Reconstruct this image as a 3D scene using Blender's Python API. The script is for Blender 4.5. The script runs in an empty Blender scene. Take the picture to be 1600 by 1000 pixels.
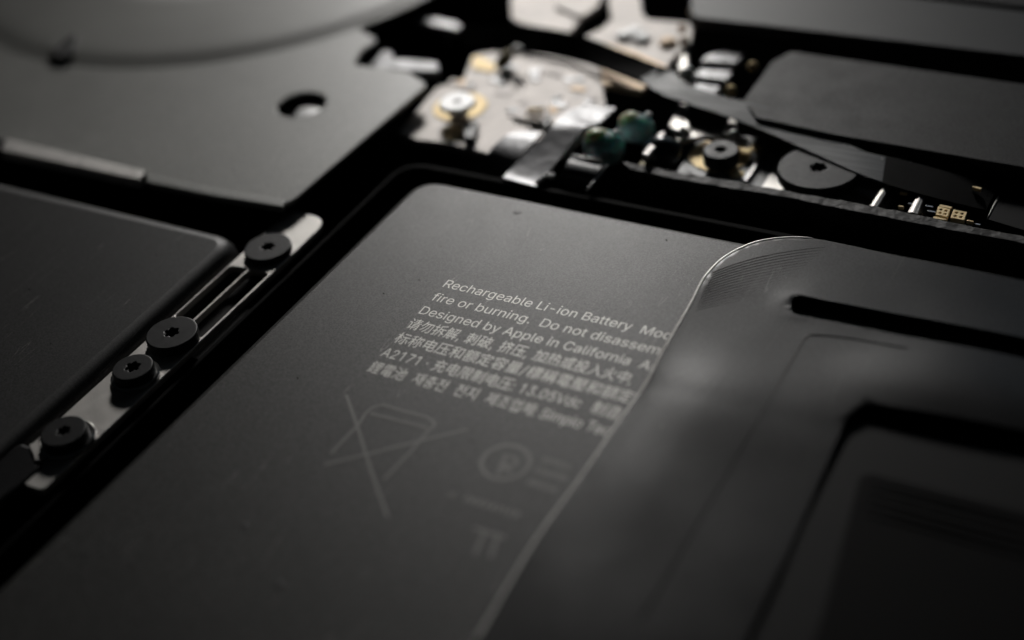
import bpy, bmesh, math, random
from mathutils import Vector, Matrix
from mathutils.geometry import delaunay_2d_cdt
random.seed(7)
S = bpy.context.scene
S.unit_settings.system = 'METRIC'
S.unit_settings.scale_length = 0.01          # one unit is one centimetre: macro photograph of a laptop's inside
C = S.collection

# ------------------------------------------------------------------ camera
H = 6.4
OX, OY = 4.73, -7.006
F = 2251.0
RX = Vector((0.86998604, 0.47846022, -0.1191642))      # image right in world
RD = Vector((0.21006497, -0.57829836, -0.78831702))    # image down in world
RF = Vector((-0.44609079, 0.66079258, -0.60361923))    # forward in world
cam = bpy.data.cameras.new('camera')
cam.lens = F / 1600 * 36
cam.sensor_width = 36
cam.clip_start = 0.1
cam.clip_end = 400
cam.dof.use_dof = True
cam.dof.focus_distance = 10.93
cam.dof.aperture_fstop = 0.138
camo = bpy.data.objects.new('camera', cam)
C.objects.link(camo)
m = Matrix((RX, -RD, -RF)).transposed().to_4x4()
m.translation = (OX, OY, H)
camo.matrix_world = m
S.camera = camo

# ------------------------------------------------------------------ light: one window-like lamp low behind the laptop, dim room
w = bpy.data.worlds.new('World')
S.world = w
w.use_nodes = True
w.node_tree.nodes['Background'].inputs[0].default_value = (0.75, 0.87, 1.0, 1)
w.node_tree.nodes['Background'].inputs[1].default_value = 0.002


def lamp(name, loc, target, sx, sy, energy, color, spread=180):
    l = bpy.data.lights.new(name, 'AREA')
    l.shape = 'RECTANGLE'
    l.size, l.size_y = sx, sy
    l.energy = energy
    l.color = color
    l.spread = math.radians(spread)
    o = bpy.data.objects.new(name, l)
    C.objects.link(o)
    o.location = loc
    d = Vector(target) - Vector(loc)
    o.rotation_euler = d.to_track_quat('-Z', 'Y').to_euler()
    return o


lamp('window_light', (-24.2, 43.0, 20.5), (-2.8, 3.9, 0), 10, 8, 158, (1.0, 0.975, 0.945), 15)
lamp('side_light', (-2, 60, 34), (2, 0, 0), 26, 14, 500, (0.72, 0.86, 1.0), 180)

S.view_settings.view_transform = 'Standard'
S.view_settings.look = 'None'
S.view_settings.exposure = 0
S.view_settings.gamma = 1
S.cycles.use_denoising = True
S.cycles.max_bounces = 6


# ------------------------------------------------------------------ helpers
def W(px, py, z=0.0):
    """where the line of sight through photograph pixel (px,py) meets height z"""
    d = RX * (px - 800) + RD * (py - 500) + RF * F
    t = (z - H) / d.z
    return Vector((OX + d.x * t, OY + d.y * t))


def Q(pts, z=0.0):
    return [W(p[0], p[1], z) for p in pts]


def fillet(pts, r, n=7):
    """round the corners of a closed outline; r one radius or one per corner"""
    if not isinstance(r, (list, tuple)):
        r = [r] * len(pts)
    out = []
    N = len(pts)
    for i in range(N):
        p, a, b = Vector(pts[i]), Vector(pts[i - 1]), Vector(pts[(i + 1) % N])
        if r[i] <= 0:
            out.append(p)
            continue
        u, v = (a - p), (b - p)
        lu, lv = u.length, v.length
        u.normalize(); v.normalize()
        ang = math.acos(max(-1, min(1, u.dot(v))))
        if ang > 3.1:
            out.append(p)
            continue
        t = min(r[i] / math.tan(ang / 2), lu * .48, lv * .48)
        s, e = p + u * t, p + v * t
        for k in range(n + 1):
            f = k / n
            out.append(s * (1 - f) ** 2 + p * 2 * f * (1 - f) + e * f * f)
    return out


def circle(cx, cy, r, n=40, a0=0):
    return [Vector((cx + r * math.cos(a0 + 2 * math.pi * i / n), cy + r * math.sin(a0 + 2 * math.pi * i / n))) for i in range(n)]


def star(cx, cy, r, a0=0, n=6, k=0.17):
    out = []
    for i in range(n * 8):
        a = 2 * math.pi * i / (n * 8)
        rr = r * (1 - k + k * math.cos(n * a))
        out.append(Vector((cx + rr * math.cos(a + a0), cy + rr * math.sin(a + a0))))
    return out


def link(name, me, mt, parent=None, base=None):
    """link world-space mesh as an object whose origin lies at its base (or on its parent's)"""
    me.materials.clear()
    me.materials.append(mt)
    o = bpy.data.objects.new(name, me)
    C.objects.link(o)
    if parent is None and base is None:
        xs = [v.co for v in me.vertices]
        base = Vector((sum(v.x for v in xs) / len(xs), sum(v.y for v in xs) / len(xs), min(v.z for v in xs)))
    lo = Vector(base) if base is not None else Vector((0, 0, 0))
    po = Vector((0, 0, 0))
    q = parent
    while q is not None:
        po += q.location
        q = q.parent
    if parent is not None:
        o.parent = parent
        if base is None:
            lo = po.copy()
    me.transform(Matrix.Translation(-lo))
    o.location = lo - po if parent is not None else lo
    return o


def tag(o, label=None, cat=None, group=None, kind=None):
    if label: o['label'] = label
    if cat: o['category'] = cat
    if group: o['group'] = group
    if kind: o['kind'] = kind
    return o


def thing(name, label, cat, loc, group=None):
    o = bpy.data.objects.new(name, None)
    o.empty_display_size = 0.1
    C.objects.link(o)
    o.location = loc if len(loc) == 3 else (loc[0], loc[1], 0)
    return tag(o, label, cat, group)


def flat_caps(me):
    """keep level faces level: their rims do not borrow the bevel's normals"""
    bm = bmesh.new()
    bm.from_mesh(me)
    bm.normal_update()
    for e in bm.edges:
        if len(e.link_faces) == 2:
            a, b_ = (abs(f.normal.z) > .9995 for f in e.link_faces)
            if a != b_:
                e.smooth = False
    bm.to_mesh(me)
    bm.free()


def slab_mesh(outer, ztop, thick, bevel=0.0, holes=(), seg=3):
    cu = bpy.data.curves.new('outline', 'CURVE')
    cu.dimensions = '2D'
    cu.fill_mode = 'BOTH'
    for poly in [outer] + list(holes):
        sp = cu.splines.new('POLY')
        sp.points.add(len(poly) - 1)
        for i, p in enumerate(poly):
            sp.points[i].co = (p[0], p[1], 0, 1)
        sp.use_cyclic_u = True
    bevel = min(bevel, thick * .49)
    cu.extrude = thick / 2 - bevel
    cu.bevel_depth = bevel
    cu.bevel_resolution = seg
    cu.offset = -bevel
    o = bpy.data.objects.new('outline', cu)
    C.objects.link(o)
    dg = bpy.context.evaluated_depsgraph_get()
    me = bpy.data.meshes.new_from_object(o.evaluated_get(dg))
    bpy.data.objects.remove(o)
    bpy.data.curves.remove(cu)
    bm = bmesh.new()
    bm.from_mesh(me)
    bmesh.ops.remove_doubles(bm, verts=bm.verts, dist=1e-5)
    bmesh.ops.translate(bm, verts=bm.verts, vec=(0, 0, ztop - thick / 2))
    bmesh.ops.recalc_face_normals(bm, faces=bm.faces)
    bm.to_mesh(me)
    bm.free()
    me.shade_smooth()
    me.set_sharp_from_angle(angle=math.radians(40))
    flat_caps(me)
    return me


def slab(name, outer, ztop, thick, mt, parent=None, bevel=0.01, holes=(), base=None):
    return link(name, slab_mesh(outer, ztop, thick, bevel, holes), mt, parent, base)


def revolve(name, cx, cy, prof, mt, parent=None, n=96, a0=0, a1=2 * math.pi, close=True):
    vs, fs = [], []
    full = abs(a1 - a0 - 2 * math.pi) < 1e-6
    cnt = n if full else n + 1
    for i in range(cnt):
        a = a0 + (a1 - a0) * i / n
        for r, z in prof:
            vs.append((cx + r * math.cos(a), cy + r * math.sin(a), z))
    P = len(prof)
    for i in range(n):
        j = (i + 1) % cnt
        for k in range(P if close else P - 1):
            l = (k + 1) % P
            fs.append((i * P + k, j * P + k, j * P + l, i * P + l))
    me = bpy.data.meshes.new(name)
    me.from_pydata(vs, [], fs)
    bm = bmesh.new(); bm.from_mesh(me)
    bmesh.ops.remove_doubles(bm, verts=bm.verts, dist=1e-5)
    bmesh.ops.recalc_face_normals(bm, faces=bm.faces)
    bm.to_mesh(me); bm.free()
    me.shade_smooth()
    me.set_sharp_from_angle(angle=math.radians(38))
    return link(name, me, mt, parent)


def inside(p, poly):
    c = False
    j = len(poly) - 1
    for i in range(len(poly)):
        a, b = poly[i], poly[j]
        if (a[1] > p[1]) != (b[1] > p[1]) and p[0] < (b[0] - a[0]) * (p[1] - a[1]) / (b[1] - a[1]) + a[0]:
            c = not c
        j = i
    return c


def resample(poly, d):
    out = []
    for i in range(len(poly)):
        a, b = Vector(poly[i]), Vector(poly[(i + 1) % len(poly)])
        k = max(1, int((b - a).length / d))
        for t in range(k):
            out.append(a.lerp(b, t / k))
    return out


def sheet_mesh(outer, hfun, thick, step, holes=(), rim=0.01):
    """a thick sheet whose height follows hfun(x, y)"""
    outer = resample(outer, step * .8)
    holes = [resample(h, step * .8) for h in holes]
    loops = [outer] + holes
    vs, es = [], []
    for L in loops:
        s = len(vs)
        vs += [Vector(p) for p in L]
        es += [(s + i, s + (i + 1) % len(L)) for i in range(len(L))]
    xs = [p[0] for p in outer]; ys = [p[1] for p in outer]
    x = min(xs)
    while x < max(xs):
        y = min(ys)
        while y < max(ys):
            p = Vector((x + random.uniform(-.2, .2) * step, y + random.uniform(-.2, .2) * step))
            if inside(p, outer) and not any(inside(p, h) for h in holes):
                vs.append(p)
            y += step
        x += step
    rv, re_, rf, *_ = delaunay_2d_cdt(vs, es, [], 0, 1e-6)
    bm = bmesh.new()
    bv = [bm.verts.new((p.x, p.y, hfun(p.x, p.y))) for p in rv]
    for f in rf:
        c = sum((rv[i] for i in f), Vector((0, 0))) / len(f)
        if inside(c, outer) and not any(inside(c, h) for h in holes):
            try: bm.faces.new([bv[i] for i in f])
            except ValueError: pass
    for v in [v for v in bm.verts if not v.link_faces]:
        bm.verts.remove(v)
    bmesh.ops.recalc_face_normals(bm, faces=bm.faces)
    if sum(f.normal.z for f in bm.faces) < 0:
        bmesh.ops.reverse_faces(bm, faces=bm.faces)
    top = list(bm.faces)
    edge = [e for e in bm.edges if e.is_boundary]
    r = bmesh.ops.extrude_edge_only(bm, edges=edge)
    nv = [g for g in r['geom'] if isinstance(g, bmesh.types.BMVert)]
    for v in nv: v.co.z -= thick
    if rim > 0:
        bmesh.ops.bevel(bm, geom=[e for e in bm.edges if e in set(edge)], offset=rim, segments=2, affect='EDGES', profile=.5)
    # underside
    under = {}
    bmesh.ops.recalc_face_normals(bm, faces=bm.faces)
    me = bpy.data.meshes.new('sheet')
    bm.to_mesh(me)
    bm.free()
    me.shade_smooth()
    me.set_sharp_from_angle(angle=math.radians(50))
    return me


def ribbon(name, A, B, thick, mt, parent=None, sub=6, base=None):
    """a thick flexible strip between two 3D edge lines"""
    def spl(P):
        P = [Vector(p) for p in P]
        out = []
        for i in range(len(P) - 1):
            p0, p1, p2, p3 = P[max(i - 1, 0)], P[i], P[i + 1], P[min(i + 2, len(P) - 1)]
            for k in range(sub):
                t = k / sub
                out.append(.5 * (2 * p1 + (p2 - p0) * t + (2 * p0 - 5 * p1 + 4 * p2 - p3) * t * t + (3 * p1 - p0 - 3 * p2 + p3) * t ** 3))
        out.append(P[-1])
        return out
    a, b = spl(A), spl(B)
    vs, fs = [], []
    M = 5
    for i in range(len(a)):
        t = (a[min(i + 1, len(a) - 1)] - a[max(i - 1, 0)])
        n = t.cross(b[i] - a[i])
        if n.z < 0: n = -n
        n.normalize()
        for k in range(M):
            vs.append(a[i].lerp(b[i], k / (M - 1)))
        for k in range(M):
            vs.append(a[i].lerp(b[i], 1 - k / (M - 1)) - n * thick)
    N = 2 * M
    for i in range(len(a) - 1):
        for k in range(N):
            l = (k + 1) % N
            fs.append((i * N + k, i * N + l, (i + 1) * N + l, (i + 1) * N + k))
    fs.append(tuple(range(N)))
    fs.append(tuple((len(a) - 1) * N + k for k in range(N)))
    me = bpy.data.meshes.new(name)
    me.from_pydata([tuple(v) for v in vs], [], fs)
    bm = bmesh.new(); bm.from_mesh(me)
    bmesh.ops.recalc_face_normals(bm, faces=bm.faces)
    bm.to_mesh(me); bm.free()
    me.shade_smooth()
    me.set_sharp_from_angle(angle=math.radians(45))
    return link(name, me, mt, parent, base)


def blob(name, c, rx, ry, rz, mt, parent=None, wob=.04):
    bm = bmesh.new()
    bmesh.ops.create_icosphere(bm, subdivisions=4, radius=1)
    s = random.random() * 9
    for v in bm.verts:
        k = 1 + wob * math.sin(3 * v.co.x + s) * math.cos(2.6 * v.co.y + s) + wob * .5 * math.sin(5 * v.co.z + s * 2)
        v.co = Vector((c[0] + v.co.x * rx * k, c[1] + v.co.y * ry * k, c[2] + v.co.z * rz * k))
    me = bpy.data.meshes.new(name)
    bm.to_mesh(me); bm.free()
    me.shade_smooth()
    return link(name, me, mt, parent)


def strokes(name, lines, width, z, mt, parent, thick=0.0015):
    """printed line art: flat mitred strips joined in one printed mark"""
    bm = bmesh.new()
    for L in lines:
        L = [Vector(p) for p in L]
        left, right = [], []
        for i, p in enumerate(L):
            d = (L[min(i + 1, len(L) - 1)] - L[max(i - 1, 0)]).normalized()
            n = Vector((-d.y, d.x)) * width / 2
            left.append(bm.verts.new((p.x + n.x, p.y + n.y, z)))
            right.append(bm.verts.new((p.x - n.x, p.y - n.y, z)))
        for i in range(len(L) - 1):
            bm.faces.new((left[i], right[i], right[i + 1], left[i + 1]))
        z += 0.0002
    bmesh.ops.recalc_face_normals(bm, faces=bm.faces)
    if sum(f.normal.z for f in bm.faces) < 0: bmesh.ops.reverse_faces(bm, faces=bm.faces)
    me = bpy.data.meshes.new(name)
    bm.to_mesh(me); bm.free()
    return link(name, me, mt, parent)


try:    # Blender's own bundled interface font; the built-in default otherwise
    FONT = bpy.data.fonts.load(bpy.utils.system_resource('DATAFILES', path='fonts') + '/Inter.woff2')
except Exception:
    FONT = None


def text_run(body, size=1.0, offset=0.0, font=None):
    cu = bpy.data.curves.new('print', 'FONT')
    cu.body = body
    if font: cu.font = font
    cu.size = size
    cu.offset = offset
    cu.resolution_u = 3
    if font: cu.fill_mode = 'NONE'
    o = bpy.data.objects.new('print', cu)
    C.objects.link(o)
    bpy.context.view_layer.update()
    dg = bpy.context.evaluated_depsgraph_get()
    me = bpy.data.meshes.new_from_object(o.evaluated_get(dg))
    bpy.data.objects.remove(o)
    bpy.data.curves.remove(cu)
    return me


def refill(me):
    """fill glyph outlines by winding number, so overlapping contours give one clean face set"""
    if me.polygons or not me.edges:
        return me
    nxt = {}
    for e in me.edges:
        a, b_ = e.vertices
        nxt.setdefault(a, []).append(b_); nxt.setdefault(b_, []).append(a)
    seen, loops = set(), []
    for i in range(len(me.vertices)):
        if i in seen: continue
        comp, st = [], [i]
        seen.add(i)
        while st:
            v = st.pop(); comp.append(v)
            for q_ in nxt.get(v, []):
                if q_ not in seen: seen.add(q_); st.append(q_)
        comp.sort()                       # vertices of one contour are stored in drawing order
        P = [Vector(me.vertices[v].co[:2]) for v in comp]
        xs = [p.x for p in P]; ys = [p.y for p in P]
        if len(P) == 4 and min(ys) < .05 and max(ys) < .9 and max(xs) - min(xs) > 2.8:
            continue                      # foot of the figure one: the print has none
        loops.append((min(xs), max(xs), P))
    loops.sort(key=lambda t: t[0])
    groups = []
    for L in loops:
        if groups and L[0] < groups[-1][0]:
            groups[-1][1].append(L[2]); groups[-1][0] = max(groups[-1][0], L[1])
        else: groups.append([L[1], [L[2]]])
    V, Fc = [], []
    for _, G in groups:
        vs_, es_ = [], []
        for P in G:
            b0 = len(vs_); vs_ += P
            es_ += [(b0 + i, b0 + (i + 1) % len(P)) for i in range(len(P))]
        rv, _e, rf, *_x = delaunay_2d_cdt(vs_, es_, [], 0, 1e-5)
        b0 = len(V); V += [(p.x, p.y, 0) for p in rv]
        for f in rf:
            c_ = sum((rv[i] for i in f), Vector((0, 0))) / len(f)
            w_ = 0
            for P in G:
                for i in range(len(P)):
                    p, q_ = P[i - 1], P[i]
                    if (p.y <= c_.y) != (q_.y <= c_.y):
                        if p.x + (c_.y - p.y) / (q_.y - p.y) * (q_.x - p.x) > c_.x:
                            w_ += 1 if q_.y > p.y else -1
            if w_ != 0: Fc.append([b0 + i for i in f])
    used = sorted({i for f in Fc for i in f}); mp = {v: i for i, v in enumerate(used)}
    m2 = bpy.data.meshes.new('print')
    m2.from_pydata([V[i] for i in used], [], [[mp[i] for i in f] for f in Fc])
    return m2


def text_mesh(body, size=1.0, offset=0.0):
    """Latin runs in the interface font, the others in the built-in one"""
    runs = []
    for ch in body:
        k = 0 if ord(ch) < 0x2000 else 1
        if ch == ' ' and runs: k = runs[-1][0]
        if not runs or runs[-1][0] != k: runs.append([k, ''])
        runs[-1][1] += ch
    vs, fs, x = [], [], 0.0
    for k, t in runs:
        me = text_run(t.strip(' '), 10, 0.0 if k else offset / size * 10, None if k else FONT)
        if not k: me = refill(me)
        g = size / 10 * (.73 if k else 1.0)
        me.transform(Matrix.Diagonal((g, g, g, 1)))
        x += .25 * size * (len(t) - len(t.lstrip(' ')))
        x0, x1 = extent(me)
        b = len(vs)
        vs += [(v.co.x - x0 + x, v.co.y, 0) for v in me.vertices]
        fs += [[b + i for i in f.vertices] for f in me.polygons]
        x += x1 - x0 + .07 * size + .25 * size * (len(t) - len(t.rstrip(' ')))
    m2 = bpy.data.meshes.new('print')
    m2.from_pydata(vs, [], fs)
    bm = bmesh.new(); bm.from_mesh(m2)
    for f in bm.faces:
        f.normal_update()
        if f.normal.z < 0: f.normal_flip()
    bm.to_mesh(m2); bm.free()
    return m2


def extent(me, ax=0):
    v = [x.co[ax] for x in me.vertices]
    return min(v), max(v)


# ------------------------------------------------------------------ materials
def mat(name, base, rough=.5, metal=0.0, grain=None, waves=None, mottle=0.0, mottle_scale=1.2, rough_var=0.0,
        coat=0.0, spec=.5, spots=None, scratch=None, sparkle=0.0, brushed=None, sss=0, fleck=None):
    m_ = bpy.data.materials.new(name)
    m_.use_nodes = True
    nt = m_.node_tree
    N, L = nt.nodes, nt.links
    b = N['Principled BSDF']
    b.inputs['Base Color'].default_value = (*base, 1)
    b.inputs['Roughness'].default_value = rough
    b.inputs['Metallic'].default_value = metal
    b.inputs['Specular IOR Level'].default_value = spec
    b.inputs['Coat Weight'].default_value = coat
    b.inputs['Coat Roughness'].default_value = .12
    tc = N.new('ShaderNodeTexCoord')

    def noise(sc, det=3, src=None, dist=0.0):
        n = N.new('ShaderNodeTexNoise')
        n.inputs['Scale'].default_value = sc
        n.inputs['Detail'].default_value = det
        n.inputs['Distortion'].default_value = dist
        L.new(src or tc.outputs['Object'], n.inputs['Vector'])
        return n.outputs['Fac']

    def ramp(src, a, b_, c0=0.0, c1=1.0):
        r = N.new('ShaderNodeMapRange')
        r.inputs['From Min'].default_value = a
        r.inputs['From Max'].default_value = b_
        r.inputs['To Min'].default_value = c0
        r.inputs['To Max'].default_value = c1
        L.new(src, r.inputs['Value'])
        return r.outputs['Result']

    def mul(a, k):
        n = N.new('ShaderNodeMath'); n.operation = 'MULTIPLY'
        L.new(a, n.inputs[0])
        if isinstance(k, float): n.inputs[1].default_value = k
        else: L.new(k, n.inputs[1])
        return n.outputs[0]

    def add(a, c):
        n = N.new('ShaderNodeMath'); n.operation = 'ADD'
        L.new(a, n.inputs[0])
        if isinstance(c, float): n.inputs[1].default_value = c
        else: L.new(c, n.inputs[1])
        return n.outputs[0]

    def gain(fac, a, b_):
        """grey multiplier on the base colour running a..b_ with fac"""
        mx = N.new('ShaderNodeMix'); mx.data_type = 'RGBA'
        mx.inputs[6].default_value = (*[c * a for c in base], 1)
        mx.inputs[7].default_value = (*[min(1, c * b_) for c in base], 1)
        L.new(fac, mx.inputs[0])
        return mx.outputs[2]

    cfac = None
    if mottle:
        cfac = ramp(noise(mottle_scale, 6, dist=.6), .3, .7)
        L.new(gain(cfac, 1 - mottle, 1 + mottle), b.inputs['Base Color'])
    col = None
    if spots:
        n = ramp(noise(spots[0], 2), spots[1], spots[1] + .04)
        mx = N.new('ShaderNodeMix'); mx.data_type = 'RGBA'
        L.new(n, mx.inputs[0])
        if b.inputs['Base Color'].links: L.new(b.inputs['Base Color'].links[0].from_socket, mx.inputs[6])
        else: mx.inputs[6].default_value = (*base, 1)
        mx.inputs[7].default_value = (*spots[2], 1)
        L.new(mx.outputs[2], b.inputs['Base Color'])
    rsock = None
    if rough_var:
        rsock = ramp(noise(mottle_scale * 1.7, 5, dist=.8), .3, .7, rough - rough_var, rough + rough_var)
    if sparkle:
        sp = ramp(noise(150, 1), .4, .75, 0.0, -sparkle)
        rsock = add(sp, rsock if rsock is not None else rough)
    h = None
    if grain:
        h = mul(noise(grain[0], 2), grain[1])
    if waves:
        k = mul(noise(waves[0], 2), waves[1])
        h = add(h, k) if h is not None else k
    if brushed:
        mp = N.new('ShaderNodeMapping')
        mp.inputs['Scale'].default_value = brushed[0]
        L.new(tc.outputs['Object'], mp.inputs['Vector'])
        k = mul(noise(1.0, 3, mp.outputs['Vector']), brushed[1])
        h = add(h, k) if h is not None else k
    if scratch:
        # long thin scuffs: narrow level band of a stretched, warped noise, broken up by a second one
        for q, (rot, sc) in enumerate(((.7, (9, .5, 1)), (2.1, (7, .6, 1)), (2.75, (11, .7, 1)))):
            mp = N.new('ShaderNodeMapping')
            mp.inputs['Rotation'].default_value = (0, 0, rot)
            mp.inputs['Scale'].default_value = sc
            mp.inputs['Location'].default_value = (q * 3.7 + len(name), q * 1.3, 0)
            L.new(tc.outputs['Object'], mp.inputs['Vector'])
            a = noise(.55, 1, mp.outputs['Vector'], .5)
            d = N.new('ShaderNodeMath'); d.operation = 'COMPARE'
            d.inputs[1].default_value = .55 + .05 * q
            d.inputs[2].default_value = .0022
            L.new(a, d.inputs[0])
            msk = ramp(noise(1.9 + q, 2), .52, .62)
            s_ = mul(d.outputs[0], msk)
            mx = N.new('ShaderNodeMix'); mx.data_type = 'RGBA'
            L.new(mul(s_, float(scratch)), mx.inputs[0])
            if b.inputs['Base Color'].links: L.new(b.inputs['Base Color'].links[0].from_socket, mx.inputs[6])
            else: mx.inputs[6].default_value = (*base, 1)
            mx.inputs[7].default_value = (.22, .21, .2, 1)
            L.new(mx.outputs[2], b.inputs['Base Color'])
    if fleck:
        mx = N.new('ShaderNodeMix'); mx.data_type = 'RGBA'; mx.blend_type = 'MULTIPLY'
        mx.inputs[0].default_value = 1.0
        if b.inputs['Base Color'].links: L.new(b.inputs['Base Color'].links[0].from_socket, mx.inputs[6])
        else: mx.inputs[6].default_value = (*base, 1)
        g_ = ramp(noise(fleck[0], 2), .36, .64, 1 - fleck[1], 1 + fleck[1])
        cc_ = N.new('ShaderNodeCombineColor')
        for k_ in range(3): L.new(g_, cc_.inputs[k_])
        L.new(cc_.outputs[0], mx.inputs[7])
        L.new(mx.outputs[2], b.inputs['Base Color'])
        g2 = ramp(noise(fleck[0] * .8, 2), .36, .64, .5 - .5 * fleck[1] * .7, .5)
        L.new(mul(g2, float(spec * 2)), b.inputs['Specular IOR Level'])
    if rsock is not None:
        L.new(rsock, b.inputs['Roughness'])
    if h is not None:
        bp = N.new('ShaderNodeBump')
        bp.inputs['Distance'].default_value = 1.0
        bp.inputs['Strength'].default_value = 1.0
        L.new(h, bp.inputs['Height'])
        L.new(bp.outputs['Normal'], b.inputs['Normal'])
    if sss:
        b.inputs['Subsurface Weight'].default_value = .9
        b.inputs['Subsurface Radius'].default_value = (.5, 1.0, .9)
        b.inputs['Subsurface Scale'].default_value = sss
    return m_


M = {}
M['floor'] = mat('chassis_black', (.0015, .0015, .0015), .9, spec=.0)
M['wrap'] = mat('battery_wrap', (.040, .040, .038), .50, spec=.54, fleck=(85, .75), grain=(110, .0011), mottle=.12, rough_var=.012, sparkle=.16, scratch=.5, spots=(2.6, .80, (.012, .012, .012)))
M['wrap_left'] = mat('battery_wrap_scuffed', (.030, .030, .030), .5, spec=.42, fleck=(85, .5), grain=(110, .0003), mottle=.12, rough_var=.012, scratch=.6)
M['print'] = mat('grey_print', (.62, .61, .58), .5, metal=.4)
M['print_dim'] = mat('worn_grey_print', (.19, .186, .178), .5, metal=.2)  # darker grey for the bin, badge and small marks
M['flex'] = mat('flex_cable_black', (.014, .014, .015), .36, spec=.34, fleck=(70, .35), grain=(60, .0004), waves=(1.3, .003), mottle=.10, rough_var=.02, scratch=.15)
M['flex_rim'] = mat('flex_cut_edge', (.70, .69, .66), .40, metal=.25, mottle=.15, mottle_scale=20)  # far paler than the sheet: the lit rim is in this colour
M['fan_plate'] = mat('fan_plate_grey', (.34, .34, .32), .45, spec=.68, fleck=(45, .16), grain=(90, .0003), waves=(.6, .004), mottle=.08, rough_var=.015)
M['fan_ring'] = mat('fan_ring_plastic', (.30, .30, .28), .46, waves=(.6, .02), mottle=.05)
M['dark'] = mat('dark_plastic', (.006, .006, .006), .6, spec=.15, grain=(60, .0006))
M['tray'] = mat('tray_plastic', (.003, .003, .003), .7, spec=.03)
M['rail'] = mat('torn_black_tape', (.035, .033, .031), .6, grain=(40, .004), waves=(7, .03), mottle=.35, mottle_scale=9)
M['foam'] = mat('grey_foam_tape', (.85, .82, .79), .5, metal=.35, grain=(60, .0015), mottle=.12, mottle_scale=8)
M['steel'] = mat('bare_steel', (.62, .60, .57), .48, metal=.75, grain=(70, .0008), mottle=.12, mottle_scale=3, rough_var=.05)
M['chrome'] = mat('bright_steel', (.62, .61, .60), .22, metal=1, mottle=.08)
M['black_screw'] = mat('black_oxide_screw', (.018, .018, .019), .47, spec=.28, grain=(75, .0006), mottle=.3, mottle_scale=14, rough_var=.08)
M['black_screw2'] = mat('black_screw_dull', (.010, .010, .011), .5, metal=.0, spec=.25, grain=(55, .0016), mottle=.2, mottle_scale=14)
M['recess'] = mat('screw_recess_black', (.008, .008, .008), .5)
M['white_screw'] = mat('zinc_screw', (.95, .95, .95), .6, metal=.5)
M['board'] = mat('silver_board', (.70, .66, .63), .62, metal=.4, grain=(20, .002), mottle=.12, mottle_scale=5)
M['board_tan'] = mat('tan_shield', (.80, .62, .44), .55, metal=.3, mottle=.12, mottle_scale=6)
M['board_grey'] = mat('grey_board', (.2, .205, .21), .42, grain=(30, .001), mottle=.15, mottle_scale=5)
M['sleeve_and_shade'] = mat('black_cable_sleeve', (.006, .006, .006), .75, spec=.08, grain=(40, .001), mottle=.5, mottle_scale=4)  # black of the sleeve, and painted shade on the cable's far end
M['gold'] = mat('gold_plating', (.95, .76, .45), .6, metal=.45, mottle=.08, mottle_scale=12)
M['teal'] = mat('teal_epoxy', (.55, .95, 1.0), .3, coat=.0, spec=1.0, sss=.14, waves=(5, .02), mottle=.5, mottle_scale=7)
M['bead_highlight'] = mat('yellow_green_glaze', (.80, .88, .55), .4, spec=1.0, sss=.1, mottle=.3, mottle_scale=6)  # pale colour standing for the highlight on the teal beads
M['navy'] = mat('dark_blue_epoxy', (.015, .03, .04), .3, coat=.5, waves=(5, .01))
M['ribbon'] = mat('ribbon_cable_blue_black', (.034, .043, .052), .42, grain=(50, .0005), mottle=.15, brushed=((2, 30, 2), .004))
M['conn'] = mat('grey_connector_tape', (.20, .20, .21), .38, metal=.2, waves=(3, .02), mottle=.15, mottle_scale=5)
M['chip'] = mat('chip_grey', (.64, .60, .58), .6, metal=.35)
M['chip_dark'] = mat('chip_dark', (.03, .03, .03), .45)
M['black_plate'] = mat('black_anodised_plate', (.030, .030, .030), .55, spec=.3, fleck=(60, .5), grain=(70, .0007), waves=(.5, .01), mottle=.12, mottle_scale=2, rough_var=.04)
M['grey_plate'] = mat('grey_anodised_plate', (.065, .067, .07), .52, spec=.3, grain=(70, .0006), mottle=.08)
M['under'] = mat('dull_black_film', (.013, .013, .013), .6, spec=.16, grain=(60, .0004), mottle=.15)  # colour of the added sheet that shades the battery in the cut-out
M['pad'] = mat('black_pad', (.006, .006, .006), .65, spec=.07, grain=(30, .001))
M['lint'] = mat('grey_lint', (.16, .155, .15), .8, spec=.2)
M['ring_mark'] = mat('handling_mark', (.06, .06, .058), .45)

# ------------------------------------------------------------------ setting: the laptop's floor
ZF = -0.95
me = bpy.data.meshes.new('floor')
me.from_pydata([(-40, -30, ZF), (40, -30, ZF), (40, 60, ZF), (-40, 60, ZF)], [], [(0, 1, 2, 3)])
fl = link('chassis_floor', me, M['floor'], base=(0, 0, ZF))
tag(fl, kind='structure')

# ------------------------------------------------------------------ centre battery
xl = W(430, 485)[0]
ytop = W(940, 331)[1]
cb_x0, cb_y1 = W(306, 610)[0], ytop
cb_out = fillet([(cb_x0 - .02, -7.5), (9, -7.5), (9, W(1500, 440)[1]), (cb_x0 + .06, W(760, 297)[1])][::1], [.2, .2, .1, .28], 10)
bat = thing('battery_cell', 'large black centre battery with grey printed lettering and a crossed-out bin', 'battery', (2, -2, -.5))
cell = slab('cell_body', cb_out, 0, .5, M['wrap'], bat, bevel=.07)
# small dark pits on the wrap
for (px, py, r) in ((808, 331, .035), (382, 822, .03), (437, 914, .033), (740, 688, .02), (132, 866, .025)):
    c = W(px, py)
    revolve('pit', c.x, c.y, [(0, .004), (r * .5, .0035), (r, .0015)], M['recess'], bat, n=14, close=False)

PZ = .0012
X0 = W(691, 448)[0]
ty = lambda i: W(691, 448)[1] + (W(570, 578)[1] - W(691, 448)[1]) / 6 * i


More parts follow.
